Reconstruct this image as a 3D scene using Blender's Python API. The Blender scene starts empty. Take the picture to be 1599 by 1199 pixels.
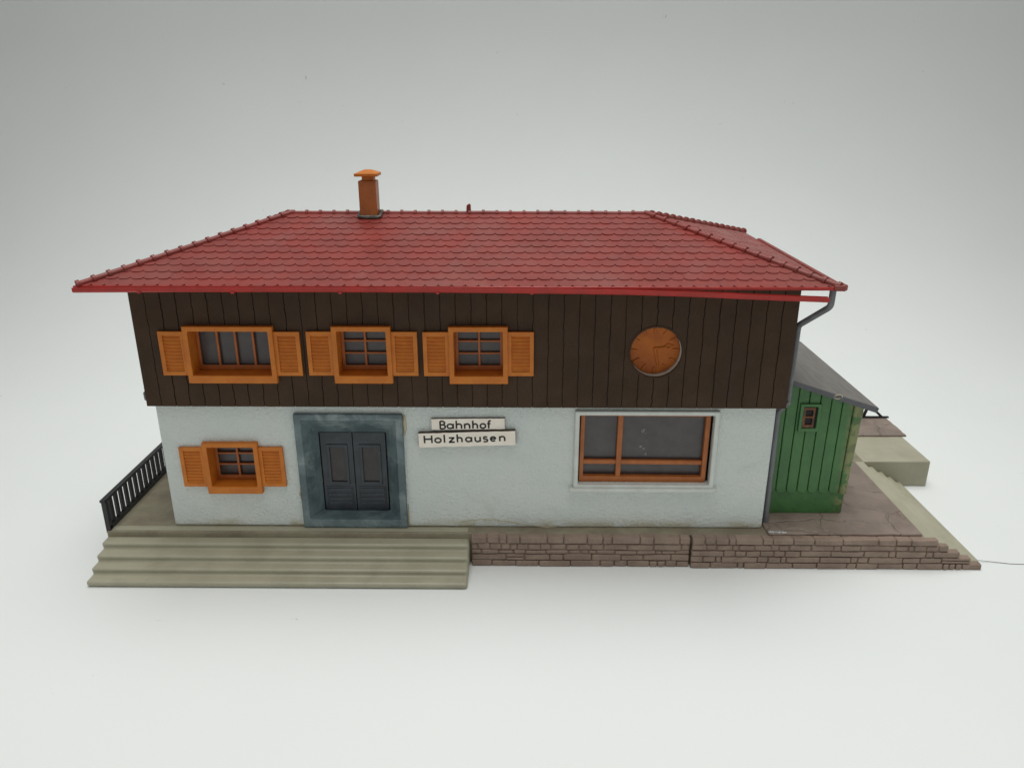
import bpy, bmesh, math, random
from mathutils import Vector, Matrix, noise
random.seed(7)
S = 0.01                       # coordinates below are centimetres; the scene is in metres
sc = bpy.context.scene
col = sc.collection
PI = math.pi

# ------------------------------------------------------------------ materials
def mat(name, c1, c2=None, nscale=1.2, rough=0.5, spec=0.5, bumps=(), stretch=(1, 1, 1), contrast=(0.35, 0.65), masks=(), rvar=0.0, coat=0.0):
    """bumps: (scale per cm, height in cm, kind). masks: (colour, scale, lo, hi, axis range dict)"""
    m = bpy.data.materials.new(name); m.use_nodes = True
    nt = m.node_tree; N = nt.nodes; Lk = nt.links
    b = N['Principled BSDF']
    b.inputs['Roughness'].default_value = rough
    b.inputs['Specular IOR Level'].default_value = spec
    b.inputs['Coat Weight'].default_value = coat
    tc = N.new('ShaderNodeTexCoord')
    mp = N.new('ShaderNodeMapping'); mp.inputs['Scale'].default_value = (1/S*stretch[0], 1/S*stretch[1], 1/S*stretch[2])
    Lk.new(tc.outputs['Object'], mp.inputs['Vector'])
    def tex(scale, detail=4, dist=0.0, r=0.6):
        n = N.new('ShaderNodeTexNoise'); n.inputs['Scale'].default_value = scale
        n.inputs['Detail'].default_value = detail; n.inputs['Roughness'].default_value = r
        n.inputs['Distortion'].default_value = dist
        Lk.new(mp.outputs[0], n.inputs['Vector']); return n.outputs['Fac']
    def ramp(sock, lo, hi):
        r = N.new('ShaderNodeMapRange'); r.inputs[1].default_value = lo; r.inputs[2].default_value = hi
        r.interpolation_type = 'SMOOTHSTEP'
        Lk.new(sock, r.inputs[0]); return r.outputs[0]
    def mix(fac, a, bb):
        x = N.new('ShaderNodeMix'); x.data_type = 'RGBA'
        if hasattr(fac, 'name'): Lk.new(fac, x.inputs[0])
        else: x.inputs[0].default_value = fac
        for s, v in ((x.inputs[6], a), (x.inputs[7], bb)):
            if isinstance(v, tuple): s.default_value = (*v, 1)
            else: Lk.new(v, s)
        return x.outputs[2]
    cur = c1
    if c2: cur = mix(ramp(tex(nscale), *contrast), c1, c2)
    sep = None
    for (mc, ms, lo, hi, rng, *amt) in masks:
        f = ramp(tex(ms, 6, 0.6), lo, hi)
        if rng:
            if sep is None:
                mp2 = N.new('ShaderNodeMapping'); mp2.inputs['Scale'].default_value = (1/S,)*3
                Lk.new(tc.outputs['Object'], mp2.inputs['Vector'])
                sep = N.new('ShaderNodeSeparateXYZ'); Lk.new(mp2.outputs[0], sep.inputs[0])
            for ax, (a0, a1) in rng.items():
                g = ramp(sep.outputs[ax], a0, a1)
                mm = N.new('ShaderNodeMath'); mm.operation = 'MULTIPLY'
                Lk.new(f, mm.inputs[0]); Lk.new(g, mm.inputs[1]); f = mm.outputs[0]
        if amt:
            mm = N.new('ShaderNodeMath'); mm.operation = 'MULTIPLY'; mm.inputs[1].default_value = amt[0]
            Lk.new(f, mm.inputs[0]); f = mm.outputs[0]
        cur = mix(f, cur, mc)
    if isinstance(cur, tuple): b.inputs['Base Color'].default_value = (*cur, 1)
    else: Lk.new(cur, b.inputs['Base Color'])
    if rvar:
        r = N.new('ShaderNodeMapRange'); r.inputs[3].default_value = rough - rvar; r.inputs[4].default_value = rough + rvar
        r.inputs[1].default_value = .3; r.inputs[2].default_value = .7
        Lk.new(tex(1.7, 5), r.inputs[0]); Lk.new(r.outputs[0], b.inputs['Roughness'])
    nrm = None
    for (s_, h, kind) in bumps:
        bp = N.new('ShaderNodeBump'); bp.inputs['Distance'].default_value = h*S; bp.inputs['Strength'].default_value = 1.0
        if kind == 'noise': src = tex(s_, 3)
        elif kind == 'cell':
            v = N.new('ShaderNodeTexVoronoi'); v.feature = 'SMOOTH_F1'; v.inputs['Scale'].default_value = s_
            Lk.new(mp.outputs[0], v.inputs['Vector']); src = v.outputs['Distance']
        elif kind == 'crack':
            v = N.new('ShaderNodeTexVoronoi'); v.feature = 'DISTANCE_TO_EDGE'; v.inputs['Scale'].default_value = s_
            # wobble the cell borders
            nz = N.new('ShaderNodeTexNoise'); nz.inputs['Scale'].default_value = 1.1; nz.inputs['Detail'].default_value = 3
            Lk.new(mp.outputs[0], nz.inputs['Vector'])
            ad = N.new('ShaderNodeVectorMath'); ad.operation = 'MULTIPLY_ADD'; ad.inputs[1].default_value = (1.1, 1.1, 0)
            Lk.new(nz.outputs['Color'], ad.inputs[0]); Lk.new(mp.outputs[0], ad.inputs[2])
            Lk.new(ad.outputs[0], v.inputs['Vector']); src = ramp(v.outputs['Distance'], 0.0, 0.03)
        Lk.new(src, bp.inputs['Height'])
        if nrm is not None: Lk.new(nrm, bp.inputs['Normal'])
        nrm = bp.outputs[0]
    if nrm is not None: Lk.new(nrm, b.inputs['Normal'])
    return m

DUST = (.42, .38, .33)
M = {}
M['paper'] = mat('paper', (.785, .815, .80), (.765, .795, .78), .05, .75, .2, [(9, .004, 'noise')],
                 masks=[((.42, .41, .38), 2.4, .715, .745, None, .6)])
M['roof'] = mat('roof_plastic', (.27, .036, .027), (.22, .036, .028), .9, .45, .45, [(14, .006, 'noise')], rvar=.1,
                masks=[((.25, .075, .062), .5, .40, .70, None, .6), ((.40, .24, .20), 6, .70, .78, None, .5)])
M['gutter'] = mat('gutter_plastic', (.44, .026, .02), (.36, .026, .02), 1.5, .36, .5, [(10, .005, 'noise')])
M['brown'] = mat('brown_plastic', (.062, .034, .017), (.048, .027, .014), .8, .62, .25, [(16, .004, 'noise')], rvar=.1,
                 masks=[((.12, .09, .075), 2.6, .68, .80, None, .5)])
M['stucco'] = mat('stucco_plastic', (.66, .72, .69), (.69, .735, .70), .5, .42, .5, [(9, .055, 'noise'), (19, .022, 'noise')],
                  masks=[((.50, .46, .33), .9, .40, .62, {2: (.42, .05)}, .8), ((.50, .55, .50), .7, .58, .78, None, .5)])
M['orange'] = mat('orange_plastic', (.62, .195, .018), (.55, .16, .014), 2.5, .45, .4, [(18, .003, 'noise')],
                  masks=[((.62, .30, .12), 5, .66, .8, None, .5)])
M['orange_dark'] = mat('orange_plastic_sash', (.44, .135, .026), (.36, .105, .02), 2.5, .42, .5)
M['clock'] = mat('clock_plastic', (.46, .125, .010), (.37, .09, .008), 1.6, .5, .35, [(9, .006, 'noise')])
M['teal'] = mat('teal_paint', (.14, .195, .205), (.085, .12, .13), 1.3, .42, .5, [(6, .03, 'noise')], contrast=(.38, .62),
                masks=[((.25, .31, .31), 1.1, .50, .66, None, .8), ((.12, .115, .085), 2.3, .62, .72, None, .7)])
M['door'] = mat('door_paint', (.045, .055, .066), (.03, .037, .045), 2, .4, .5, [(10, .008, 'noise')])
M['door_panel'] = mat('door_panel', (.05, .043, .042), (.035, .03, .03), 3, .35, .5)
M['pane'] = mat('smoky_pane', (.075, .067, .068), (.06, .052, .053), 2.2, .30, .6, [(1.2, .01, 'noise')],
                masks=[((.24, .22, .22), 1.9, .74, .80, None, .7)])
M['smudge'] = mat('glue_smudge', (.21, .20, .20), (.11, .10, .10), 9, .35)
M['mottled_orange'] = mat('orange_plastic_mottled', (.24, .075, .025), (.05, .03, .015), 6, .5)  # darker orange mottled with near-black brown
M['dark'] = mat('painted_interior_dark', (.012, .008, .007), None, rough=.7)  # near-black colour standing in for unlit space indoors
M['white_trim'] = mat('white_trim', (.66, .70, .66), (.60, .63, .58), 2, .42, .5, [(8, .008, 'noise')])
M['beige'] = mat('beige_plastic', (.40, .385, .285), (.36, .345, .25), .7, .42, .5, [(12, .006, 'noise')], rvar=.08,
                 masks=[((.24, .215, .155), .55, .50, .78, None, .4), ((.38, .36, .27), 5, .68, .78, None, .4)])
M['beige_dirty'] = mat('beige_weathered', (.27, .245, .17), (.19, .165, .115), .8, .55, .4, [(10, .012, 'noise')],
                 masks=[((.30, .285, .2), .6, .5, .7, None, .7)])
M['stone'] = mat('stone_paint', (.30, .22, .17), (.235, .17, .132), 1.7, .55, .4, [(5, .05, 'noise'), (14, .02, 'noise')],
                 masks=[((.27, .20, .155), 2.6, .56, .72, None, .7)])
M['mortar'] = mat('mortar_paint', (.25, .18, .14), (.19, .14, .11), 2, .7, .3, [(8, .02, 'noise')])
M['flag'] = mat('flag_paint', (.26, .205, .17), (.20, .155, .128), 1.0, .5, .4, [(.55, .036, 'crack'), (7, .02, 'noise')],
                masks=[((.29, .22, .165), 1.3, .56, .75, None, .6)])
M['green'] = mat('green_plastic', (.066, .195, .058), (.052, .16, .048), 1.5, .42, .5, [(9, .012, 'noise')],
                 masks=[((.27, .28, .12), 2.1, .43, .50, {0: (.95, 1.35)}, .85), ((.13, .15, .06), 3.2, .52, .6, {0: (.7, 1.3)}, .7)])
M['slate'] = mat('grey_roof_plastic', (.175, .163, .148), (.14, .13, .118), 1.8, .5, .4, [(3.4, .03, 'noise')], stretch=(3.0, .45, 3.0))
M['slate_edge'] = mat('grey_edge_plastic', (.12, .125, .135), (.10, .10, .108), 1.8, .45, .4)
M['pipe'] = mat('pipe_plastic', (.17, .175, .19), (.14, .142, .15), 2, .42, .5)
M['black'] = mat('black_plastic', (.018, .019, .022), (.012, .012, .014), 3, .42, .5)
M['plate'] = mat('sign_paper', (.95, .90, .80), (.90, .83, .72), 2.5, .6, .3, [(8, .006, 'noise')],
                 masks=[((.30, .20, .14), 3.5, .66, .78, None, .45)])
M['plate_edge'] = mat('sign_edge', (.14, .10, .075), (.07, .05, .04), 5, .8, .2)
M['ink'] = mat('ink', (.014, .014, .014), None, rough=.6)
M['glue'] = mat('grey_glue', (.13, .14, .12), (.05, .04, .035), 4, .35, .6, [(6, .05, 'noise')])
M['clear_glue'] = mat('yellowed_glue', (.50, .47, .33), (.42, .38, .25), 4, .3, .6, [(6, .03, 'noise')])
M['hair'] = mat('hair_strand', (.05, .04, .04), None, rough=.5)
M['chip'] = mat('white_chip', (.62, .66, .68), (.5, .52, .52), 6, .5, .4)

# ------------------------------------------------------------------ mesh builder
class MB:
    def __init__(s): s.v = []; s.f = []
    def add(s, vs, fs):
        b = len(s.v); s.v += [tuple(v) for v in vs]; s.f += [tuple(b+i for i in f) for f in fs]; return s
    def box(s, x0, x1, y0, y1, z0, z1, jit=0):
        vs = [(x, y, z) for z in (z0, z1) for y in (y0, y1) for x in (x0, x1)]
        if jit: vs = [tuple(c+random.uniform(-jit, jit) for c in v) for v in vs]
        return s.add(vs, [(0, 2, 3, 1), (4, 5, 7, 6), (0, 1, 5, 4), (2, 6, 7, 3), (0, 4, 6, 2), (1, 3, 7, 5)])
    def prism(s, pts, fn, d0, d1):
        """pts 2-D counter-clockwise, fn(a, b, d) -> xyz"""
        n = len(pts)
        vs = [fn(a, b, d0) for a, b in pts] + [fn(a, b, d1) for a, b in pts]
        fs = [tuple(range(n)), tuple(range(2*n-1, n-1, -1))] + [(i, i+n, (i+1) % n+n, (i+1) % n) for i in range(n)]
        return s.add(vs, fs)
    def tube(s, pts, r, seg=10, caps=True, flat=1.0):
        pts = [Vector(p) for p in pts]; rs = r if isinstance(r, (list, tuple)) else [r]*len(pts)
        b = len(s.v); up = None
        for i, p in enumerate(pts):
            d = (pts[min(i+1, len(pts)-1)]-pts[max(i-1, 0)]).normalized()
            if up is None: up = Vector((0, 0, 1)) if abs(d.z) < .9 else Vector((0, 1, 0))
            a = d.cross(up).normalized(); c = a.cross(d).normalized(); up = c
            for k in range(seg):
                t = 2*PI*k/seg
                s.v.append(tuple(p + a*rs[i]*math.cos(t) + c*rs[i]*flat*math.sin(t)))
        for i in range(len(pts)-1):
            for k in range(seg):
                k2 = (k+1) % seg
                s.f.append((b+i*seg+k, b+i*seg+k2, b+(i+1)*seg+k2, b+(i+1)*seg+k))
        if caps:
            s.f.append(tuple(b+k for k in range(seg))[::-1]); e = b+(len(pts)-1)*seg
            s.f.append(tuple(e+k for k in range(seg)))
        return s
    def ring(s, o, i, y0, y1, yi=None):
        """rectangular ring in the xz plane. o/i = (x0,x1,z0,z1) outer / inner, front y0, back y1; yi: front y of the inner edge"""
        if yi is None: yi = y0
        q = lambda r, y: [(r[0], y, r[2]), (r[1], y, r[2]), (r[1], y, r[3]), (r[0], y, r[3])]
        vs = q(o, y0) + q(i, yi) + q(o, y1) + q(i, y1)
        fs = []
        for k in range(4):
            j = (k+1) % 4
            fs += [(k, j, 4+j, 4+k), (k, 8+k, 8+j, j), (4+k, 4+j, 12+j, 12+k), (8+k, 12+k, 12+j, 8+j)]
        return s.add(vs, fs)
    def build(s, name, m, parent=None, origin=(0, 0, 0), bevel=0, seg=2, smooth=False, angle=35):
        me = bpy.data.meshes.new(name)
        me.from_pydata([tuple((v[i]-origin[i])*S for i in range(3)) for v in s.v], [], s.f)
        bm = bmesh.new(); bm.from_mesh(me)
        bmesh.ops.recalc_face_normals(bm, faces=bm.faces); bm.to_mesh(me); bm.free()
        o = bpy.data.objects.new(name, me); col.objects.link(o)
        me.materials.append(m)
        if parent is None: o.location = [c*S for c in origin]
        else: o.parent = parent
        if bevel:
            bv = o.modifiers.new('bevel', 'BEVEL'); bv.width = bevel*S; bv.segments = seg
            bv.limit_method = 'ANGLE'; bv.angle_limit = math.radians(angle); bv.harden_normals = False
        if smooth or bevel:
            for p in me.polygons: p.use_smooth = True
            try:
                me.set_sharp_from_angle(angle=math.radians(40))
            except Exception: pass
        return o

def empty(name, origin, label, cat, group=None):
    e = bpy.data.objects.new(name, None); col.objects.link(e); e.location = [c*S for c in origin]
    e.empty_display_size = .005
    e['label'] = label; e['category'] = cat
    if group: e['group'] = group
    return e
def tag(o, label=None, cat=None, kind=None, group=None):
    if label: o['label'] = label
    if cat: o['category'] = cat
    if kind: o['kind'] = kind
    if group: o['group'] = group
    return o
XZ = lambda a, b, d: (a, d, b)      # prism along y
XY = lambda a, b, d: (a, b, d)
YZ = lambda a, b, d: (d, a, b)      # prism along x
H = 1.12

# ------------------------------------------------------------------ backdrop (paper sweep)
def backdrop():
    prof = [(-55, 0), (-24, 0), (14, 0)]
    cy, R = 16, 24
    for k in range(0, 25):
        t = (PI/2-.12)*k/24
        prof.append((cy+R*math.sin(t), R-R*math.cos(t)))
    e = prof[-1]; prof.append((e[0]+6, e[1]+48))
    m = MB(); xs = [-130, -60, 0, 60, 130]
    vs = [(x, y, z) for x in xs for (y, z) in prof]; n = len(prof)
    m.add(vs, [(i*n+k, (i+1)*n+k, (i+1)*n+k+1, i*n+k+1) for i in range(4) for k in range(n-1)])
    o = m.build('backdrop', M['paper'], smooth=True)
    # paper grain specks are in the material; normals must face up
    tag(o, kind='structure')
backdrop()

# ------------------------------------------------------------------ platform (base of the model)
plat = empty('station_platform', (0, 3, 0), 'olive beige model platform with front steps, brown stone wall and flagstones under the station', 'platform')
PO = (0, 3, 0)
MB().box(-13.93, 13.86, -.42, 9.9, 0, H).build('base_slab', M['beige_dirty'], plat, PO, bevel=.03)
def stairs_profile(edges, top, back):
    rise = top/len(edges); pts = [(back, 0), (back, top)]
    z = top
    for e in edges:
        pts += [(e, z), (e + (.045 if e < back else -.045), z-rise)]; z -= rise
    return pts
pr = stairs_profile([-.38, -.80, -1.22, -1.62, -2.03], H+.004, .04)
m = MB()
# two short bends make the long moulding slightly uneven
m.prism(pr, lambda a, b, d: (d, a-.0009*(d+8)**2*.6, b), -13.97, -1.66)
m.build('staircase', M['beige'], plat, PO, bevel=.092, seg=4, angle=30)
sp = [(13.5, 0)] + [(13.5, H+.003)]
z = H+.003; ed = [13.9, 14.3, 14.7, 15.1, 15.5]
for e in ed:
    sp += [(e, z), (e-.02, z-H/5)]; z -= H/5
MB().prism([(a, max(b, 0)) for a, b in sp], XZ, -.52, 5.27).build('staircase', M['beige'], plat, PO, bevel=.045, seg=3, angle=30)
o = MB().box(13.88, 16.62, 5.3, 9.88, 0, H-.005).build('loading_block', M['beige'], plat, PO, bevel=.05)
def slab(name, x0, x1, y0, y1, z0, z1, j=.02):
    pts = []
    def run(a, b, n, fx):
        for k in range(n):
            t = a+(b-a)*k/n; pts.append(fx(t))
    run(x0, x1, 16, lambda t: (t, y0+random.uniform(-j, j)))
    run(y0, y1, 12, lambda t: (x1+random.uniform(-j, j), t))
    run(x1, x0, 12, lambda t: (t, y1+random.uniform(-j, j)))
    run(y1, y0, 12, lambda t: (x0+random.uniform(-j, j), t))
    return MB().prism(pts, XY, z0, z1).build(name, M['flag'], plat, PO, bevel=.03)
slab('flagstone_paving', 8.34, 13.46, -.44, 5.15, H-.02, H+.075)
slab('flagstone_paving', 12.0, 16.78, 7.74, 9.84, H-.02, H+.07)

def stone_wall(x0, x1, yf, zs, xend, seed):
    random.seed(seed)
    back = MB(); bl = MB()
    for c in range(len(zs)-1):
        z0, z1 = zs[c], zs[c+1]
        xe = xend(c) if xend else x1
        back.box(x0+.02, xe-.03, yf+.020, yf+.30, max(z0-.001*c, 0), z1-.02-.001*c)
        x = x0
        while x < xe-.02:
            w = random.choice([.22, .35, .45, .6, .7, .85, 1.0])*random.uniform(.85, 1.2)
            if xe-(x+w) < .2: w = xe-x
            g = .014
            hj = random.uniform(-.012, .012)
            d = random.uniform(-.012, .012) - (.03 if c == len(zs)-2 else 0) + .012*(len(zs)-2-c)*-1
            # sometimes a course is split into two thin stones
            if random.random() < .06 and z1-z0 > .2 and w > .4 and c < len(zs)-2:
                zm = (z0+z1)/2+random.uniform(-.02, .02)
                bl.box(x+g, x+w-g, yf+d, yf+.2, z0+g, zm-g, .01)
                bl.box(x+g, x+w-g, yf+d+.01, yf+.2, zm+g, z1-g, .01)
            else:
                bk = .31 if c == len(zs)-2 or xend else .2
                bl.box(x+g, x+w-g, yf+d, yf+bk, z0+g*.8, z1-g+hj*(c < len(zs)-2), .011)
            x += w
    b = bl.build('stone_wall', M['stone'], plat, PO, bevel=.032, seg=2)
    k = back.build('mortar', M['mortar'], b)
    k.data.transform(Matrix.Translation([-c*S for c in PO]))
    return b
stone_wall(-1.6, 5.72, -.62, [0, .23, .47, .62, .86, H+.01], None, 11)
stone_wall(5.76, 15.5, -.69, [0, .224, .448, .672, .896, H+.006], lambda c: [15.5, 15.1, 14.7, 14.3, 13.9][c], 5)
# white paint scrapings near the downpipe foot
random.seed(3); m = MB()
for k in range(13):
    x = 8.36+.045*k; a = random.uniform(.03, .07)
    m.box(x, x+random.uniform(.02, .04), -.36-a, -.36+random.uniform(0, .05), H+.07, H+.085, .006)
m.build('paint_scraping', M['chip'], plat, PO)

# ------------------------------------------------------------------ station building
BO = (-1.75, 4, H)
bld = empty('station_building', BO, 'white and brown model railway station with red hipped tile roof', 'model building')

def cells(m, x0, x1, z0, z1, y0, y1, holes):
    xs = sorted({x0, x1, *[h[0] for h in holes], *[h[1] for h in holes]})
    zs = sorted({z0, z1, *[h[2] for h in holes], *[h[3] for h in holes]})
    inside = lambda i, k: any(h[0] <= (xs[i]+xs[i+1])/2 <= h[1] and h[2] <= (zs[k]+zs[k+1])/2 <= h[3] for h in holes)
    full = lambda i, k: 0 <= i < len(xs)-1 and 0 <= k < len(zs)-1 and not inside(i, k)
    for i in range(len(xs)-1):
        for k in range(len(zs)-1):
            if not full(i, k): continue
            a, b, c, d = xs[i], xs[i+1], zs[k], zs[k+1]
            for y in (y0, y1): m.add([(a, y, c), (b, y, c), (b, y, d), (a, y, d)], [(0, 1, 2, 3)])
            if not full(i-1, k): m.add([(a, y0, c), (a, y1, c), (a, y1, d), (a, y0, d)], [(0, 1, 2, 3)])
            if not full(i+1, k): m.add([(b, y0, c), (b, y1, c), (b, y1, d), (b, y0, d)], [(0, 1, 2, 3)])
            if not full(i, k-1): m.add([(a, y0, c), (b, y0, c), (b, y1, c), (a, y1, c)], [(0, 1, 2, 3)])
            if not full(i, k+1): m.add([(a, y0, d), (b, y0, d), (b, y1, d), (a, y1, d)], [(0, 1, 2, 3)])

# lower wall
m = MB()
cells(m, -11.78, 8.25, H, 5.56, 0, .28, [(-10.32, -8.64, 2.52, 4.17), (-7.2, -3.9, 1.3, 5.15), (1.93, 6.30, 2.80, 5.28)])
m.box(-11.78, -11.5, .282, 7.8, H, 5.56); m.box(7.97, 8.25, .282, 7.8, H, 5.56); m.box(-11.499, 7.969, 7.52, 7.8, H, 5.56)
low = m.build('lower_wall', M['stucco'], bld, BO)
bm = bmesh.new(); bm.from_mesh(low.data); bmesh.ops.remove_doubles(bm, verts=bm.verts, dist=1e-6)
bmesh.ops.recalc_face_normals(bm, faces=bm.faces); bm.to_mesh(low.data); bm.free()
bv = low.modifiers.new('bevel', 'BEVEL'); bv.width = .0006; bv.segments = 3; bv.limit_method = 'ANGLE'; bv.angle_limit = math.radians(50)

# upper wall: single boards with wavering grooves
Z0, Z1, YB = 5.58, 9.62, -.2
CX, CZ, CR = 4.23, 7.43, .83
rect_holes = [(-10.3, -7.68, 6.52, 8.18), (-5.72, -4.04, 6.52, 8.18), (-2.11, -.44, 6.52, 8.18)]
def wob(i, z):
    return .013*noise.noise(Vector((i*7.3, z*2.2, 1.7))) + .030*noise.noise(Vector((i*3.1, z*8.0, 4.2)))
def board_wall(m, x0, x1, n, y0, y1):
    w = (x1-x0)/n
    for i in range(n):
        a, b = x0+i*w, x0+(i+1)*w
        gl = 0 if i == 0 else .015 + .010*noise.noise(Vector((i*1.7, 0, 0)))
        gr = 0 if i == n-1 else .015 + .010*noise.noise(Vector(((i+1)*1.7, 0, 0)))
        cuts = {a+gl, b-gr}
        for h in rect_holes:
            for e in h[:2]:
                if a+gl < e < b-gr: cuts.add(e)
        if b > CX-CR and a < CX+CR:
            for k in range(-24, 25):
                e = CX+CR*math.sin(PI/2*k/24)
                if a+gl+.004 < e < b-gr-.004: cuts.add(e)
        cuts = sorted(cuts)
        for c, d in zip(cuts[:-1], cuts[1:]):
            mid = (c+d)/2; iv = [((Z0, Z0), (Z1, Z1))]
            for h in rect_holes:
                if h[0] < mid < h[1]: iv = [((Z0, Z0), (h[2], h[2])), ((h[3], h[3]), (Z1, Z1))]
            if abs(mid-CX) < CR:
                q = lambda x: math.sqrt(max(0, CR*CR-(x-CX)**2))
                iv = [((Z0, Z0), (CZ-q(c), CZ-q(d))), ((CZ+q(c), CZ+q(d)), (Z1, Z1))]
            for (lo, hi) in iv:
                ns = 44 if hi[0]-lo[0] > 3 else 14
                vs = []
                for k in range(ns+1):
                    t = k/ns
                    zl = lo[0]+(hi[0]-lo[0])*t; zr = lo[1]+(hi[1]-lo[1])*t
                    xl = c + (wob(i, zl) if c == cuts[0] and i else 0)
                    xr = d + (wob(i+1, zr) if d == cuts[-1] and i < n-1 else 0)
                    vs += [(xl, y0, zl), (xr, y0, zr), (xr, y1, zr), (xl, y1, zl)]
                fs = [(0, 1, 2, 3), tuple(4*ns+j for j in (3, 2, 1, 0))]
                for k in range(ns):
                    p = 4*k
                    fs += [(p, p+4, p+5, p+1), (p+3, p+2, p+6, p+7)]
                    if c == cuts[0]: fs.append((p, p+3, p+7, p+4))
                    if d == cuts[-1]: fs.append((p+1, p+5, p+6, p+2))
                m.add(vs, fs)
m = MB()
board_wall(m, -11.93, 8.47, 43, YB, YB+.07)
# backing behind the grooves, with the same openings
save = (YB,)
def backing(m, y0, y1):
    hx = rect_holes
    xs = sorted({-11.9, 8.44, *[h[0] for h in hx], *[h[1] for h in hx], *[CX+CR*math.sin(PI/2*k/24) for k in range(-24, 25)]})
    for c, d in zip(xs[:-1], xs[1:]):
        mid = (c+d)/2; iv = [((Z0, Z0), (Z1, Z1))]
        for h in hx:
            if h[0] < mid < h[1]: iv = [((Z0, Z0), (h[2], h[2])), ((h[3], h[3]), (Z1, Z1))]
        if abs(mid-CX) < CR:
            q = lambda x: math.sqrt(max(0, CR*CR-(x-CX)**2))
            iv = [((Z0, Z0), (CZ-q(c), CZ-q(d))), ((CZ+q(c), CZ+q(d)), (Z1, Z1))]
        for lo, hi in iv:
            m.add([(c, y0, lo[0]), (d, y0, lo[1]), (d, y0, hi[1]), (c, y0, hi[0]), (c, y1, lo[0]), (d, y1, lo[1]), (d, y1, hi[1]), (c, y1, hi[0])],
                  [(0, 1, 2, 3), (7, 6, 5, 4), (0, 4, 5, 1), (3, 2, 6, 7)])
backing(m, YB+.045, YB+.16)
m.box(-11.92, -11.7, YB+.161, 8.0, Z0, Z1); m.box(8.25, 8.46, YB+.161, 8.0, Z0, Z1); m.box(-11.699, 8.249, 7.8, 8.0, Z0, Z1)
m.box(-11.69, 8.24, -.035, 7.79, Z0, Z0+.03)
for k in range(17):   # boards of the right gable side
    y = YB+.02+k*.48
    m.box(8.461, 8.485, y+.02, y+.46, Z0, Z1)
upper = m.build('upper_wall', M['brown'], bld, BO)

# small grey moulding nub low on the left corner
m = MB(); m.box(-12.06, -11.925, -.1, .12, 5.72, 6.02, .02)
m.build('moulding_nub', M['pipe'], bld, BO, bevel=.04)

# --- windows
def window(origin, w, bars_v, bars_h, shutter=.80):
    """origin = wall plane, bottom centre of the frame. returns part 'window' with sash, pane, two shutters"""
    W2 = w/2; Hh = 1.85
    m = MB()
    O = (-W2, W2, 0, Hh); I = (-W2+.155, W2-.155, .26, Hh-.16)
    m.ring(O, I, -.17, .50)
    m.ring((O[0]-.0, O[1]+.0, 0, .001+.0), (0, 0, 0, 0), 0, 0) if False else None
    f = m.build('window', M['orange'], None, (0, 0, 0), bevel=.022)
    f.location = [c*S for c in (origin[0]-BO[0], origin[1]-BO[1], origin[2]-BO[2])]
    f.parent = bld
    s = MB(); y0, y1 = .40, .49
    si = (I[0]+.10, I[1]-.10, I[2]+.16, I[3]-.06)
    s.ring((I[0]+.003, I[1]-.003, I[2]+.003, I[3]-.003), si, y0, y1)
    for k in range(1, bars_v+1):
        x = si[0]+(si[1]-si[0])*k/(bars_v+1); s.box(x-.036, x+.036, y0+.008, y1, si[2]-.01, si[3]+.01)
    for k in range(1, bars_h+1):
        z = si[2]+(si[3]-si[2])*k/(bars_h+1); s.box(si[0]-.01, si[1]+.01, y0+.02, y1-.002, z-.03, z+.03)
    s.build('sash', M['orange_dark'], f, bevel=.012)
    MB().box(I[0]+.01, I[1]-.01, .53, .56, I[2]-.05, I[3]+.05).build('pane', M['pane'], f)
    for sx in (-1, 1):
        q = MB(); xa = sx*(W2-.02); xb = sx*(W2+shutter)
        a, b = min(xa, xb), max(xa, xb)
        q.ring((a, b, .24, 1.67), (a+.13, b-.13, .37, 1.54), -.10, -.01)
        q.box(a+.12, b-.12, -.03, -.01, .36, 1.55)
        n = 10
        for k in range(n):
            z = .375+1.16*k/n; h = 1.16/n
            q.add([(a+.125, -.082, z), (b-.125, -.082, z), (b-.125, -.028, z+h*.72), (a+.125, -.028, z+h*.72),
                   (a+.125, -.02, z), (b-.125, -.02, z)], [(0, 1, 2, 3), (0, 4, 5, 1)])
        q.build('shutter', M['orange'], f, bevel=.024)
    return f
def copy_part(o, parent, origin):
    c = o.copy(); col.objects.link(c); c.parent = parent
    c.location = [(origin[i]-BO[i])*S for i in range(3)]
    for ch in list(o.children):
        d = ch.copy(); col.objects.link(d); d.parent = c
    return c
wide = window((-8.99, YB+.0, 6.42), 2.79, 3, 0)
win = window((-4.88, YB, 6.43), 1.83, 1, 2)
w3 = copy_part(win, bld, (-1.275, YB, 6.43)); w3.rotation_euler = (0, math.radians(-.2), 0)
w4 = copy_part(win, bld, (-9.48, 0, 2.42)); w4.rotation_euler = (0, math.radians(-.3), 0)
wide['label'] = 'wide orange window with three vertical bars'

# --- big window
m = MB()
m.ring((1.79, 6.44, 2.68, 5.43), (1.94, 6.29, 2.80, 5.28), -.13, .02)
bigw = m.build('window', M['white_trim'], bld, BO, bevel=.035)
bigw['label'] = 'large white framed window with orange bars'
def sub(mb, name, mt, parent, bevel=0, **k):      # sub-part built in the same coordinates as its part
    o = mb.build(name, mt, parent, BO, bevel=bevel, **k); return o
sub(MB().box(1.66, 6.56, -.20, .0, 2.56, 2.70), 'sill', M['white_trim'], bigw, .03)
s = MB()
def skew(x, z): return x
GO = (1.99, 6.19, 2.72, 5.27); GI = (2.11, 6.04, 3.0, 5.17)
s.ring((1.975, 6.19, 2.79, 5.27), GI, .10, .30)
s.box(3.19, 3.36, .13, .295, 2.98, 5.2)
s.box(2.10, 6.05, .16, .29, 3.42, 3.57)
o = sub(s, 'sash', M['orange_dark'], bigw, .018)
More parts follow.
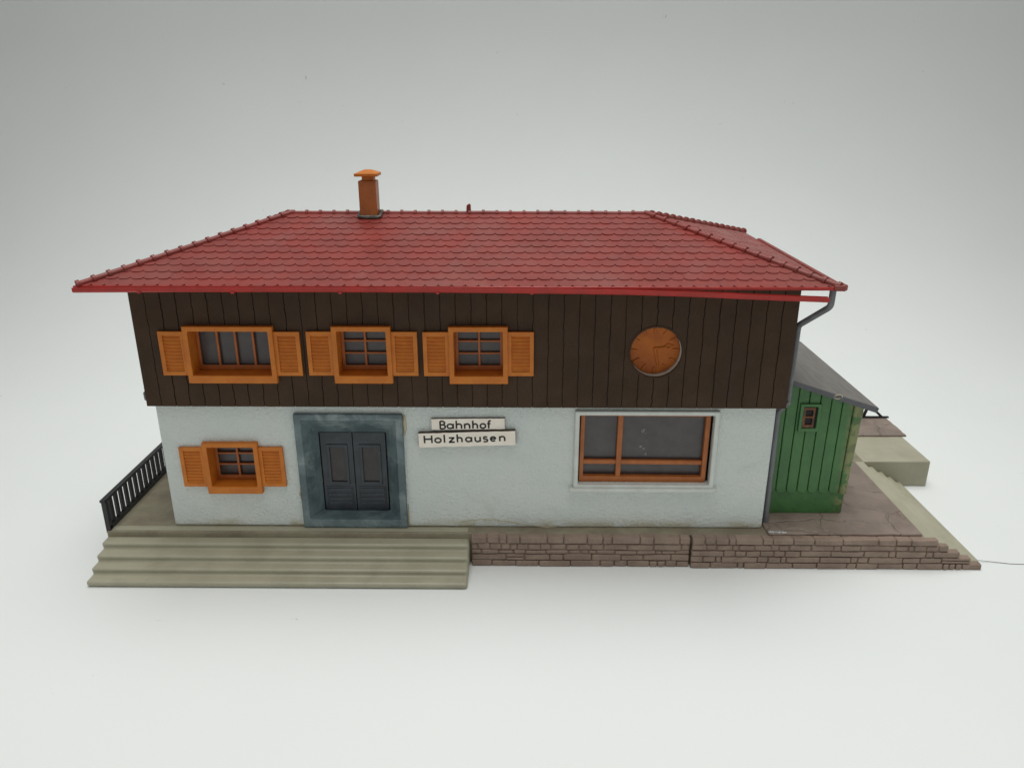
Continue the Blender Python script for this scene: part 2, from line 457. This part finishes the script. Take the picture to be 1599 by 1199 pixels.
o.data.transform(Matrix.Translation((.0, 0, .0004)) @ Matrix.Rotation(math.radians(.35), 4, 'Y'))
pn = sub(MB().box(1.95, 6.28, .32, .36, 2.6, 5.4), 'pane', M['pane'], bigw)
m = MB(); random.seed(21)
for (bx, bz, br) in ((4.08, 4.58, .075), (4.15, 4.50, .05), (4.02, 4.02, .05), (4.12, 3.93, .04), (4.2, 3.72, .05), (3.98, 4.36, .022), (4.22, 4.28, .02)):
    m.prism([(bx+br*(1+.35*noise.noise(Vector((k*.8, bx*9, bz))))*math.cos(2*PI*k/14), bz+br*1.2*(1+.35*noise.noise(Vector((k*.7, bx, bz*7))))*math.sin(2*PI*k/14)) for k in range(14)], XZ, .306, .319)
sub(m, 'glue_smudge', M['smudge'], bigw, .004)

# --- door
m = MB()
m.ring((-7.31, -3.78, H+.02, 5.29), (-7.07, -4.02, 1.46, 5.06), -.14, .02)
f = [(-7.07, -4.02, 1.46, 5.06), (-6.70, -4.44, 1.485, 4.42)]
q = lambda r, y: [(r[0], y, r[2]), (r[1], y, r[2]), (r[1], y, r[3]), (r[0], y, r[3])]
m.add(q(f[0], -.13)+q(f[1], .46), [(k, (k+1) % 4, 4+(k+1) % 4, 4+k) for k in range(4)])
doorf = m.build('door_frame', M['teal'], bld, BO, bevel=.03)
doorf['label'] = 'deep teal painted door surround'
def leaf(x0, x1, hinge):
    m = MB(); y = .50
    m.box(x0, x1, y, y+.06, 1.47, 4.44)                     # field
    m.ring((x0, x1, 1.50, 4.41), (x0+.24, x1-.22, 2.52, 3.95), y-.05, y)   # raised surround
    px0, px1 = x0+.22, x1-.20
    m.ring((px0-.03, px1+.03, 2.49, 3.98), (px0+.07, px1-.07, 2.59, 3.88), y-.085, y-.04)
    for k in range(4):                                       # ribs of the lower panel
        z = 1.72+.17*k; m.box(x0+.14, x1-.12, y-.075, y-.045, z, z+.105)
    m.ring((x0+.09, x1-.07, 1.64, 2.42), (x0+.12, x1-.10, 1.68, 2.38), y-.07, y-.045)
    d = m.build('door', M['door'], bld, BO, bevel=.014)
    sub(MB().box(x0+.25, x1-.23, y-.02, y-.004, 2.53, 3.94), 'door_panel', M['door_panel'], d)
    return d
leaf(-6.66, -5.59, 0); leaf(-5.565, -4.48, 1)
MB().box(-6.9, -4.2, .58, .60, 1.3, 4.7).build('door_gap_shade', M['dark'], bld, BO)  # dark sheet, paints the shade showing in the gaps around the leaves

# --- clock
m = MB(); n = 72
vs = []; fs = []
for k in range(n):
    t = 2*PI*k/n; c, s_ = math.cos(t), math.sin(t)
    for r, y in ((CR+.03, YB-.018), (CR-.02, YB-.018), (CR-.035, YB+.02), (CR-.035, YB+.05), (CR+.03, YB+.05)):
        vs.append((CX+r*c, y, CZ+r*s_))
for k in range(n):
    for j in range(5): fs.append((k*5+j, k*5+(j+1) % 5, ((k+1) % n)*5+(j+1) % 5, ((k+1) % n)*5+j))
ck = MB().add(vs, fs).build('clock', M['brown'], bld, BO, smooth=True)
ck['label'] = 'round orange clock recessed in the brown boards'
vs = []; fs = []                                             # pale collar between boards and dial
for k in range(n):
    t = 2*PI*k/n; c, s_ = math.cos(t), math.sin(t)
    for r, y in ((CR-.001, YB+.052), (CR-.03, YB+.052), (CR-.03, .15), (CR-.001, .15)): vs.append((CX+r*c, y, CZ+r*s_))
for k in range(n):
    for j in range(4): fs.append((k*4+j, k*4+(j+1) % 4, ((k+1) % n)*4+(j+1) % 4, ((k+1) % n)*4+j))
sub(MB().add(vs, fs), 'collar', M['white_trim'], ck)
m = MB(); m.prism([(CX+(CR-.04)*math.cos(2*PI*k/64), CZ+.0+(CR-.04)*math.sin(2*PI*k/64)) for k in range(64)], XZ, .09, .14)
for k in range(12):
    t = 2*PI*k/12+.02; c, s_ = math.cos(t), math.sin(t); r0, r1 = .55, .76; w = .03
    vs = [(CX+r*c+sg*w*-s_, y, CZ+r*s_+sg*w*c) for y in (.052, .091) for r, sg in ((r0, -1), (r1, -1), (r1, 1), (r0, 1))]
    m.add(vs, [(0, 1, 2, 3), (0, 4, 5, 1), (1, 5, 6, 2), (2, 6, 7, 3), (3, 7, 4, 0)])
sub(m, 'clock_face', M['clock'], ck, .008)
def hand(pts, r):
    return MB().tube([(CX+a, .076, CZ+b+.03) for a, b in pts], [q*1.35 for q in r], 8, flat=1)
sub(hand([(0, .03), (.10, -.40), (.15, -.62)], [.034, .03, .022]), 'clock_hand', M['clock'], ck, smooth=True)
h2 = hand([(-.02, .02), (.18, .03), (.34, .07)], [.03, .028, .026])
h2.tube([(CX+.42+.08*math.cos(t*PI/5), .076, CZ+.12+.07*math.sin(t*PI/5)) for t in range(11)], .024, 6)
h2.tube([(CX+.50, .076, CZ+.13), (CX+.60, .076, CZ+.15)], [.03, .012], 6)
sub(h2, 'clock_hand', M['clock'], ck, smooth=True)

# ------------------------------------------------------------------ roof
EX0, EX1, EY0, EY1 = -12.84, 9.2, -1.2, 9.0
RZ, EZ = 11.13, 9.70
RL, RR, RY = -7.87, 4.3, 3.9
DX, DY = -11.5, 9.0
m = MB()
m.add([(EX0, EY0, EZ), (EX1, EY0, EZ), (EX1, EY1, EZ), (DX, DY, EZ), (RL, RY, RZ), (RR, RY, RZ),
       (EX0, EY0, EZ-.07), (EX1, EY0, EZ-.07), (EX1, EY1, EZ-.07), (DX, DY, EZ-.07)],
      [(0, 1, 5, 4), (1, 2, 5), (2, 3, 4, 5), (3, 0, 4), (0, 6, 7, 1), (1, 7, 8, 2), (2, 8, 9, 3), (3, 9, 6, 0), (6, 9, 8, 7)])
roof = m.build('roof', M['roof'], bld, BO)
def tiles(p0, p1, q0, q1):
    """p0->p1 eave (outside to the right-hand rule), q0, q1 = ridge points above p0, p1"""
    p0, p1, q0, q1 = map(Vector, (p0, p1, q0, q1))
    u = (p1-p0).normalized(); mid = q0 - p0; t = (mid-u*mid.dot(u)); Ls = t.length; t.normalize()
    nrm = u.cross(t).normalized()
    if nrm.z < 0: nrm = -nrm
    rows = 12; rh = Ls/rows; W = .388; Lw = (p1-p0).length
    bm = bmesh.new()
    for r in range(rows):
        off = (r % 2)*W/2
        for c in range(-1, int(Lw/W)+2):
            s0 = c*W+off; g = -.002; hw = W/2-g; cxs = s0+W/2+random.uniform(-.004, .004)
            base = r*rh+.02+random.uniform(-.006, .006); arc = .17
            pts = []
            for k in range(9):
                a = -1+2*k/8
                pts.append((cxs+a*hw, base-arc*.8*math.sqrt(max(0, 1-(abs(a))**2.4))+arc*.6))
            pts = [(a, max(b, .0)) for a, b in pts]
            pts += [(cxs+hw, (r+1)*rh+.10), (cxs-hw, (r+1)*rh+.10)]
            dz = random.uniform(-.004, .004)
            hgt = lambda tt: (.035+dz) - .029*(tt-base)/(rh+.1)
            top = [bm.verts.new(p0+u*a+t*b+nrm*hgt(b)) for a, b in pts]
            bot = [bm.verts.new(p0+u*a+t*b+nrm*(.0 if k < 9 else hgt(b)-.01)) for k, (a, b) in enumerate(pts)]
            bm.faces.new(top)
            n = len(pts)
            for k in range(n): bm.faces.new((bot[k], bot[(k+1) % n], top[(k+1) % n], top[k]))
    for a, b, inner in ((p0, q0, p1), (p1, q1, p0)):
        d = Vector((b.x-a.x, b.y-a.y, 0)); no = Vector((-d.y, d.x, 0)).normalized()
        if (inner-a).dot(no) > 0: no = -no
        bmesh.ops.bisect_plane(bm, geom=bm.verts[:]+bm.edges[:]+bm.faces[:], plane_co=a, plane_no=no, clear_outer=True, dist=1e-5)
    # ridge cut
    bmesh.ops.bisect_plane(bm, geom=bm.verts[:]+bm.edges[:]+bm.faces[:], plane_co=q0, plane_no=(t.x, t.y, 0) if True else t, clear_outer=True, dist=1e-5)
    return bm
def tile_obj(*a):
    bm = tiles(*a)
    for v in bm.verts: v.co = Vector([(v.co[i]-BO[i])*S for i in range(3)])
    bmesh.ops.recalc_face_normals(bm, faces=bm.faces)
    me = bpy.data.meshes.new('roof_tiling'); bm.to_mesh(me); bm.free(); me.materials.append(M['roof'])
    o = bpy.data.objects.new('roof_tiling', me); col.objects.link(o); o.parent = roof
    bv = o.modifiers.new('bevel', 'BEVEL'); bv.width = .030*S; bv.segments = 2; bv.limit_method = 'ANGLE'; bv.angle_limit = math.radians(50)
    return o
A, B, C_, D = (EX0, EY0, EZ), (EX1, EY0, EZ), (EX1, EY1, EZ), (DX, DY, EZ)
P, Q = (RL, RY, RZ), (RR, RY, RZ)
tile_obj(A, B, P, Q); tile_obj(B, C_, Q, Q); tile_obj(C_, D, Q, P); tile_obj(D, A, P, P)
def caps(p0, p1, step=.46, r=.10):
    p0, p1 = Vector(p0), Vector(p1); L_ = (p1-p0).length; n = round(L_/step); m = MB(); d = (p1-p0)/n
    for k in range(n):
        a = p0+d*k+Vector((0, 0, random.uniform(-.008, .008))); b = a+d
        e = d.normalized()
        m.tube([a, a+e*.09, a+e*.10, b], [r*1.42, r*1.42, r, r*.95], 12)
    return m
cm = caps(P, Q, r=.085)
for st, en in ((A, P), (B, Q), (C_, Q), (D, P)):
    k = caps(Vector(st)+Vector((0, 0, .04)), Vector(en)+Vector((0, 0, .02))); cm.add(k.v, k.f)
o = sub(cm, 'ridge_cap', M['roof'], roof, smooth=True)
# bright edge strip below the tiles along the right-hand verge and left/back eaves
m = MB()
mm = MB(); mm.box(9.2, 9.34, -1.28, 7.1, 9.64, 9.78)
mm.prism([(9.0, -1.30), (9.30, -1.33), (9.42, -1.2), (9.40, -.95), (9.1, -.8)], XY, 9.63, 9.80)
sub(mm, 'verge_strip', M['roof'], roof, .03)
m.prism([(-12.98, -1.2), (-12.85, -1.2), (DX-.01, 8.9), (DX-.14, 8.9)], XY, 9.60, 9.72); m.box(DX, 9.2, 9.0, 9.14, 9.60, 9.72)
m.box(-12.84, 9.25, -1.245, -1.2, 9.64, 9.735)
sub(m, 'eave_strip', M['gutter'], roof, .03)
# chimney
m = MB(); m.box(-5.43, -4.84, 3.42, 3.98, 10.9, 12.25)
ch = sub(m, 'chimney', M['orange_dark'], roof, .02)
m = MB(); m.box(-5.32, -4.92, 3.54, 3.9, 12.2, 12.42)
x0, x1, y0, y1 = -5.53, -4.75, 3.30, 4.08
m.box(x0, x1, y0, y1, 12.40, 12.49)
m.add([(x0, y0, 12.491), (x1, y0, 12.491), (x1, y1, 12.491), (x0, y1, 12.491), (-5.25, 3.6, 12.60), (-5.01, 3.6, 12.60), (-5.01, 3.8, 12.60), (-5.25, 3.8, 12.60)],
      [(0, 1, 5, 4), (1, 2, 6, 5), (2, 3, 7, 6), (3, 0, 4, 7), (4, 5, 6, 7)])
sub(m, 'chimney_cap', M['orange'], roof, .02)
m = MB(); pts = []
for k in range(29):
    t = 2*PI*k/28
    sx = .36*max(-1, min(1, 1.35*math.cos(t))); sy = .34*max(-1, min(1, 1.35*math.sin(t)))
    x, y = -5.12+sx, 3.72+sy
    zz = RZ - abs(y-RY)*.28+.09
    pts.append((x, y, zz))
m.tube(pts, [.055+.035*noise.noise(Vector((k*.9, 0, 3))) for k in range(29)], 8)
sub(m, 'glue_bead', M['glue'], roof, smooth=True)
m = MB(); m.prism([(-1.86, 11.05), (-1.69, 11.05), (-1.70, 11.43), (-1.76, 11.46), (-1.84, 11.40)], XZ, 3.83, 3.97)
sub(m, 'ridge_stub', M['roof'], roof, .015)

# gutter (front), sagging at the right end
m = MB()
gx = [(-12.88, 9.71), (-10, 9.735), (-6, 9.745), (-2, 9.74), (1, 9.715), (3, 9.69), (5, 9.63), (7, 9.545), (8.85, 9.475)]
n = len(gx); vs = []; fs = []
prof = [(-1.262, 0), (-1.262, -.11), (-1.30, -.15), (-1.39, -.15), (-1.43, -.11), (-1.43, 0), (-1.40, 0), (-1.40, -.09), (-1.37, -.105), (-1.31, -.105), (-1.29, -.09), (-1.29, 0)]
for x, zt in gx: vs += [(x, y, zt+dz) for y, dz in prof]
k = len(prof)
for i in range(n-1):
    for j in range(k): fs.append((i*k+j, i*k+(j+1) % k, (i+1)*k+(j+1) % k, (i+1)*k+j))
fs += [tuple(range(k)), tuple((n-1)*k+j for j in range(k))[::-1]]
m.add(vs, fs)
for x in (-11, -8.3, -5.2, -2.4, .3): m.box(x, x+.09, -1.442, -1.3, 9.555, 9.62)
m.build('gutter', M['gutter'], bld, BO, smooth=True)
# downpipe
m = MB()
def bend(pts, r=.12, n=5):
    out = [Vector(pts[0])]
    for i in range(1, len(pts)-1):
        a, b, c = map(Vector, pts[i-1:i+2]); u = (a-b).normalized()*r; w = (c-b).normalized()*r
        for k in range(n+1):
            t = k/n; out.append((b+u)*(1-t)**2 + b*2*t*(1-t) + (b+w)*t*t)
    out.append(Vector(pts[-1])); return out
m.tube(bend([(9.04, -1.12, 9.64), (9.03, -1.12, 9.14), (8.62, .08, 8.24), (8.60, .10, 5.72), (8.36, .24, 5.35), (8.62, .38, 4.85)][:4] + [(8.62, .12, 5.66), (8.40, .30, 5.25), (8.47, .36, H+.06)]), .095, 12)
m.tube([(8.47, .36, H+.06), (8.47, .36, H+.16)], .12, 12)
m.build('downpipe', M['pipe'], bld, BO, smooth=True)
# yellowed glue runs beside the door surround and on the wall foot
random.seed(9)
def trace(pts, r, flat=1.0):
    MB().tube(pts, r, 8, flat=flat).build('glue_trace', M['clear_glue'], bld, BO, smooth=True)
trace([(-3.74, .0, 5.25), (-3.73, -.01, 5.0), (-3.72, -.01, 4.75), (-3.75, .0, 4.5)], [.03, .07, .06, .015], .5)
trace([(-3.74, .0, 2.0), (-3.74, .0, 1.6), (-3.75, .0, 1.2)], [.012, .03, .03])
trace([(-7.34, .0, 2.6), (-7.37, .0, 2.35), (-7.34, .0, 2.1)], [.01, .035, .012])
trace([(-2.2+.15*k, .008, 1.27+.14*math.sin(k*.22)+.03*noise.noise(Vector((k*.7, 1, 2)))) for k in range(24)], [.018+.014*noise.noise(Vector((k*.6, 5, 2))) for k in range(24)])

# ------------------------------------------------------------------ signs
def arc(cx, cy, r, a0, a1, n=14):
    return [(cx+r*math.cos(math.radians(a0+(a1-a0)*k/n)), cy+r*math.sin(math.radians(a0+(a1-a0)*k/n))) for k in range(n+1)]
G = {
 'B': [[(0.1, 0), (.1, 1.42)], [(.1, 1.42), (.38, 1.42)]+arc(.38, 1.09, .33, 90, -90)+[(.1, .76)], [(.1, .76), (.42, .76)]+arc(.42, .38, .38, 90, -90)+[(.1, 0)]],
 'a': [arc(.45, .47, .40, 0, 360, 24), [(.87, 0), (.87, .93)]],
 'h': [[(.08, 0), (.08, 1.5)], arc(.42, .54, .34, 180, 0)+[(.76, 0)]],
 'n': [[(.08, 0), (.08, .93)], arc(.42, .54, .34, 180, 0)+[(.76, 0)]],
 'o': [arc(.47, .47, .42, 0, 360, 24)],
 'f': [[(.22, 0), (.22, 1.18)]+arc(.46, 1.2, .24, 180, 70), [(0, .9), (.48, .9)]],
 'H': [[(.08, 0), (.08, 1.42)], [(.95, 0), (.95, 1.42)], [(.08, .74), (.95, .74)]],
 'l': [[(.08, 0), (.08, 1.5)]],
 'z': [[(.03, .88), (.72, .88), (.03, .05), (.76, .05)]],
 'u': [[(.08, .93), (.08, .38)]+arc(.42, .38, .34, 180, 360)+[(.76, .93)], [(.76, .93), (.76, 0)]],
 's': [arc(.3, .68, .22, 25, 270)+arc(.3, .22, .25, 90, -150)],
 'e': [[(.06, .5), (.86, .5)]+arc(.46, .47, .40, 4, 318, 22)],
}
def letter(m, ch, x, z, w_, h_, y0, y1, sw):
    """w_ = letter width cm, h_ = x-height cm"""
    allx = [p[0] for st in G[ch] for p in st]; lo, hi = min(allx), max(allx)
    sx = w_/max(hi-lo, .3) if ch not in 'l' else h_
    for st in G[ch]:
        P_ = [Vector((x+(a-lo)*sx, z+b*h_)) for a, b in st]
        n = len(P_); L_, R_ = [], []
        for i in range(n):
            d = (P_[min(i+1, n-1)]-P_[max(i-1, 0)])
            if d.length < 1e-6: d = P_[i]-P_[i-1]
            d.normalize(); nn = Vector((-d.y, d.x))*sw/2
            L_.append(P_[i]+nn); R_.append(P_[i]-nn)
        if ch == 'z':
            for a, b in zip(P_[:-1], P_[1:]):
                d = (b-a).normalized(); nn = Vector((-d.y, d.x))*sw/2; e = d*sw*.25
                m.add([(q.x, y, q.y) for y in (y0, y1) for q in (a+nn-e, a-nn-e, b-nn+e, b+nn+e)], [(0, 1, 2, 3), (4, 7, 6, 5), (0, 4, 5, 1), (1, 5, 6, 2), (2, 6, 7, 3), (3, 7, 4, 0)])
            continue
        vs = []
        for a, b in zip(L_, R_): vs += [(a.x, y0, a.y), (b.x, y0, b.y), (b.x, y1, b.y), (a.x, y1, a.y)]
        fs = [(0, 1, 2, 3)]
        for i in range(n-1):
            for j in range(4): fs.append((4*i+j, 4*i+(j+1) % 4, 4*i+4+(j+1) % 4, 4*i+4+j))
        fs.append(tuple(4*(n-1)+j for j in (3, 2, 1, 0)))
        m.add(vs, fs)
        y0 -= .0006
def sign(name, label, origin, w_, h_, thick, rot, word, spec, jag):
    e = empty(name, origin, label, 'sign')
    random.seed(jag); n = 26
    pts = [(-w_/2+w_*k/n, -h_/2+random.uniform(-.008, .006)) for k in range(n+1)] + [(w_/2-w_*k/n, h_/2+random.uniform(-.005, .006)) for k in range(n+1)]
    MB().prism(pts, XZ, -thick+.006, 0).build('sign_board', M['plate_edge'], e)
    MB().prism([(a*.996, b*.985) for a, b in pts], XZ, -thick, -thick+.005).build('sign_face', M['plate'], e)
    m = MB()
    for chh, (x, z, lw, lh) in zip(word, spec): letter(m, chh, x, z, lw, lh, -thick-.004, -thick+.001, .055)
    m.build('lettering', M['ink'], e)
    e.rotation_euler = (0, math.radians(-rot), 0)
    return e
k_ = .002275
# lower board: crop px 105..1490, centre 797; letters measured from the photo
hz = [(190, 295), (340, 425), (475, 490), (545, 615), (660, 725), (780, 862), (915, 985), (1035, 1090), (1135, 1205), (1265, 1335)]
sign('station_sign', 'lower cream sign board reading Holzhausen on the white wall', (-1.70, -.0, 4.455), 3.16, .50, .17, 1.9,
     'Holzhausen', [((a-797)*k_, -.095, (b-a)*k_, .185) for a, b in hz], 4)
bz = [(420, 492), (520, 605), (650, 722), (768, 838), (885, 948), (990, 1065), (1088, 1142)]
sign('station_sign', 'upper cream sign board reading Bahnhof above the longer board', (-1.66, -.0, 4.955), 2.38, .38, .09, .8,
     'Bahnhof', [((a-817)*k_, -.155, (b-a)*k_, .185) for a, b in bz], 6)

# ------------------------------------------------------------------ green shed
SO = (9.9, 4.3, H)
shed = empty('green_shed', SO, 'green plank shed with grey lean-to roof beside the station', 'shed')
rz = lambda x: 6.20-.318*(x-8.9)
YF = .93
m = MB(); m.prism([(8.49, H+.02), (11.30, H+.02), (11.36, rz(11.36)-.12), (8.49, rz(8.49)-.12)], XZ, YF, 7.8)
m.build('wall', M['green'], shed, SO, bevel=.09, seg=4)
m = MB(); W = .365; x = 8.50; i = 0
while x < 11.0:
    a, b = x+.014, x+W-.014; mid = (a+b)/2; lean = lambda x, z: x+(z-2.0)*.012*(x-8.5)/2.9
    pts = []
    for k in range(9):
        t = PI+PI*k/8
        pts.append((mid+(b-a)/2*math.cos(t), 2.18+.17*math.sin(t)))
    nz = 10
    for k in range(1, nz+1):
        z = 2.16+(rz(b)-.16-2.16)*k/nz; pts.append((b+.010*noise.noise(Vector((i, z*3, 2))), z))
    for k in range(nz, 0, -1):
        z = 2.16+(rz(a)-.16-2.16)*k/nz; pts.append((a+.010*noise.noise(Vector((i-.5, z*3, 2))), z))
    pts = [(lean(p, q), q) for p, q in pts]
    m.prism(pts, XZ, YF-.075, YF+.01)
    x += W; i += 1
m.build('cladding', M['green'], shed, SO, bevel=.018)
m = MB(); m.prism([(11.06, 2.02), (11.15, 1.94), (11.31, 1.98), (11.46, rz(11.46)-.16), (11.13, rz(11.13)-.16)], XZ, YF-.085, 7.9)
m.build('corner_board', M['green'], shed, SO, bevel=.05, seg=3)
# roof
m = MB(); xr = 11.80
m.prism([(8.50, rz(8.50)-.13), (xr-.02, rz(xr)-.15), (xr+.03, rz(xr)-.03), (xr, rz(xr)+.02), (8.50, rz(8.50)+.03)], XZ, .64, 8.12)
rf = m.build('roof', M['slate'], shed, SO, bevel=.012)
m = MB(); m.prism([(8.52, rz(8.52)-.14), (xr-.04, rz(xr)-.165), (xr+.02, rz(xr)-.02), (xr, rz(xr)+.014), (8.52, rz(8.52)+.02)], XZ, .60, .639)
m.build('fascia', M['slate_edge'], rf, SO, bevel=.012)
m = MB(); m.tube([(10.42+.13*math.cos(t*PI/8), .60+.02*math.sin(t), rz(10.42)-.03+.07*math.sin(t*PI/8)) for t in range(17)], .018, 6)
m.build('glue_ring', M['clear_glue'], rf, SO, smooth=True)
m = MB(); m.ring((9.32, 10.02, 4.36, 5.35), (9.43, 9.91, 4.48, 5.25), YF-.16, YF-.05)
wn = m.build('window', M['green'], shed, SO, bevel=.02)
m = MB(); m.ring((9.435, 9.83, 4.50, 5.22), (9.52, 9.76, 4.60, 5.14), YF-.135, YF-.09); m.box(9.515, 9.765, YF-.13, YF-.09, 4.85, 4.90)
m.box(9.435, 9.80, YF-.12, YF-.08, 4.485, 4.60)
m.build('sash', M['mottled_orange'], wn, SO, bevel=.01)
MB().box(9.42, 9.92, YF-.085, YF-.077, 4.47, 5.26).build('pane', M['dark'], wn, SO)  # darkness inside is painted on the pane; the boards have no opening

# ------------------------------------------------------------------ railings
def railing(y0, y1, x, label, origin, n):
    e = empty('railing', origin, label, 'railing')
    MB().box(x-.10, x+.08, y0-.08, y1, H+1.06, H+1.15).build('top_rail', M['black'], e, origin, bevel=.012)
    MB().box(x-.06, x+.08, y0-.02, y1, H+.02, H+.17).build('bottom_rail', M['black'], e, origin, bevel=.012)
    MB().box(x-.08, x+.08, y0-.05, y0+.10, H-.10, H+1.06).build('post', M['black'], e, origin, bevel=.012)
    first = None
    for k in range(n):
        y = y0+.36+.352*k
        if first is None:
            first = MB().box(x-.045, x+.055, y-.075, y+.075, H+.165, H+1.065).build('baluster', M['black'], e, origin, bevel=.008)
            yb = y
        else:
            c = first.copy(); col.objects.link(c); c.parent = e; c.location = (0, (y-yb)*S, 0)
    return e
railing(-.33, 7.9, -13.88, 'black railing along the left edge of the platform', (-13.88, 3, H), 21)
# dark rear railing whose end shows beneath the grey roof corner
RO = (15, 9.7, H)
e = empty('railing', RO, 'dark rear railing end peeping out under the grey roof corner', 'railing')
MB().box(12.4, 16.86, 9.66, 9.76, H+.07, H+.15).build('bottom_rail', M['black'], e, RO, bevel=.01)
def brace(a, b, w=.07):
    m = MB(); (x0, z0), (x1, z1) = a, b
    m.prism([(x0-w, z0), (x0+w, z0), (x1+w, z1), (x1-w, z1)], XZ, 9.68, 9.74)
    return m.build('brace', M['black'], e, RO, bevel=.008)
brace((15.72, H+.15), (15.86, 1.78)); brace((16.52, H+.15), (16.02, 1.72), .08)
brace((14.6, H+.15), (14.7, 1.7)); brace((13.4, H+.15), (13.5, 1.7))
MB().box(12.4, 16.0, 9.67, 9.75, 1.68, 1.76).build('top_rail', M['black'], e, RO, bevel=.01)

# ------------------------------------------------------------------ stray hair
m = MB()
m.tube([(15.14, -.50, .27), (15.3, -.36, .14), (15.6, -.24, .07), (16.1, -.26, .03), (16.7, -.36, .012), (17.6, -.40, .012), (18.4, -.3, .012)], .0085, 6)
o = m.build('hair_strand', M['hair'], smooth=True)
tag(o, 'thin dark stray hair lying on the white paper at the right corner', 'hair')

# ------------------------------------------------------------------ light
def area(name, loc, target, sx, sy, power, colr):
    l = bpy.data.lights.new(name, 'AREA'); l.shape = 'RECTANGLE'; l.size = sx*S; l.size_y = sy*S; l.energy = power; l.color = colr
    o = bpy.data.objects.new(name, l); col.objects.link(o); o.location = [c*S for c in loc]
    o.rotation_euler = (Vector(target)-Vector(loc)).to_track_quat('-Z', 'Y').to_euler()
    return o
sb = area('softbox_lamp', (3, 8, 90), (1, 8, 0), 125, 66, 2.25, (1.0, .995, .98))
sb.data.spread = math.radians(66)
w = bpy.data.worlds.new('World'); sc.world = w; w.use_nodes = True
bg = w.node_tree.nodes['Background']; bg.inputs[0].default_value = (1, .995, .97, 1); bg.inputs[1].default_value = .31

# ------------------------------------------------------------------ camera
cd = bpy.data.cameras.new('camera'); cam = bpy.data.objects.new('camera', cd); col.objects.link(cam)
cam.location = (0, -.23, .1468); cam.rotation_euler = (math.radians(70), 0, math.radians(.6))
cd.sensor_fit = 'HORIZONTAL'; cd.sensor_width = 36; cd.lens = 36*1201.6/1599; cd.clip_start = .005; cd.clip_end = 20
sc.camera = cam
sc.view_settings.view_transform = 'Standard'; sc.view_settings.look = 'None'
sc.view_settings.exposure = 0; sc.view_settings.gamma = 1
sc.render.engine = 'CYCLES'
sc.cycles.max_bounces = 8
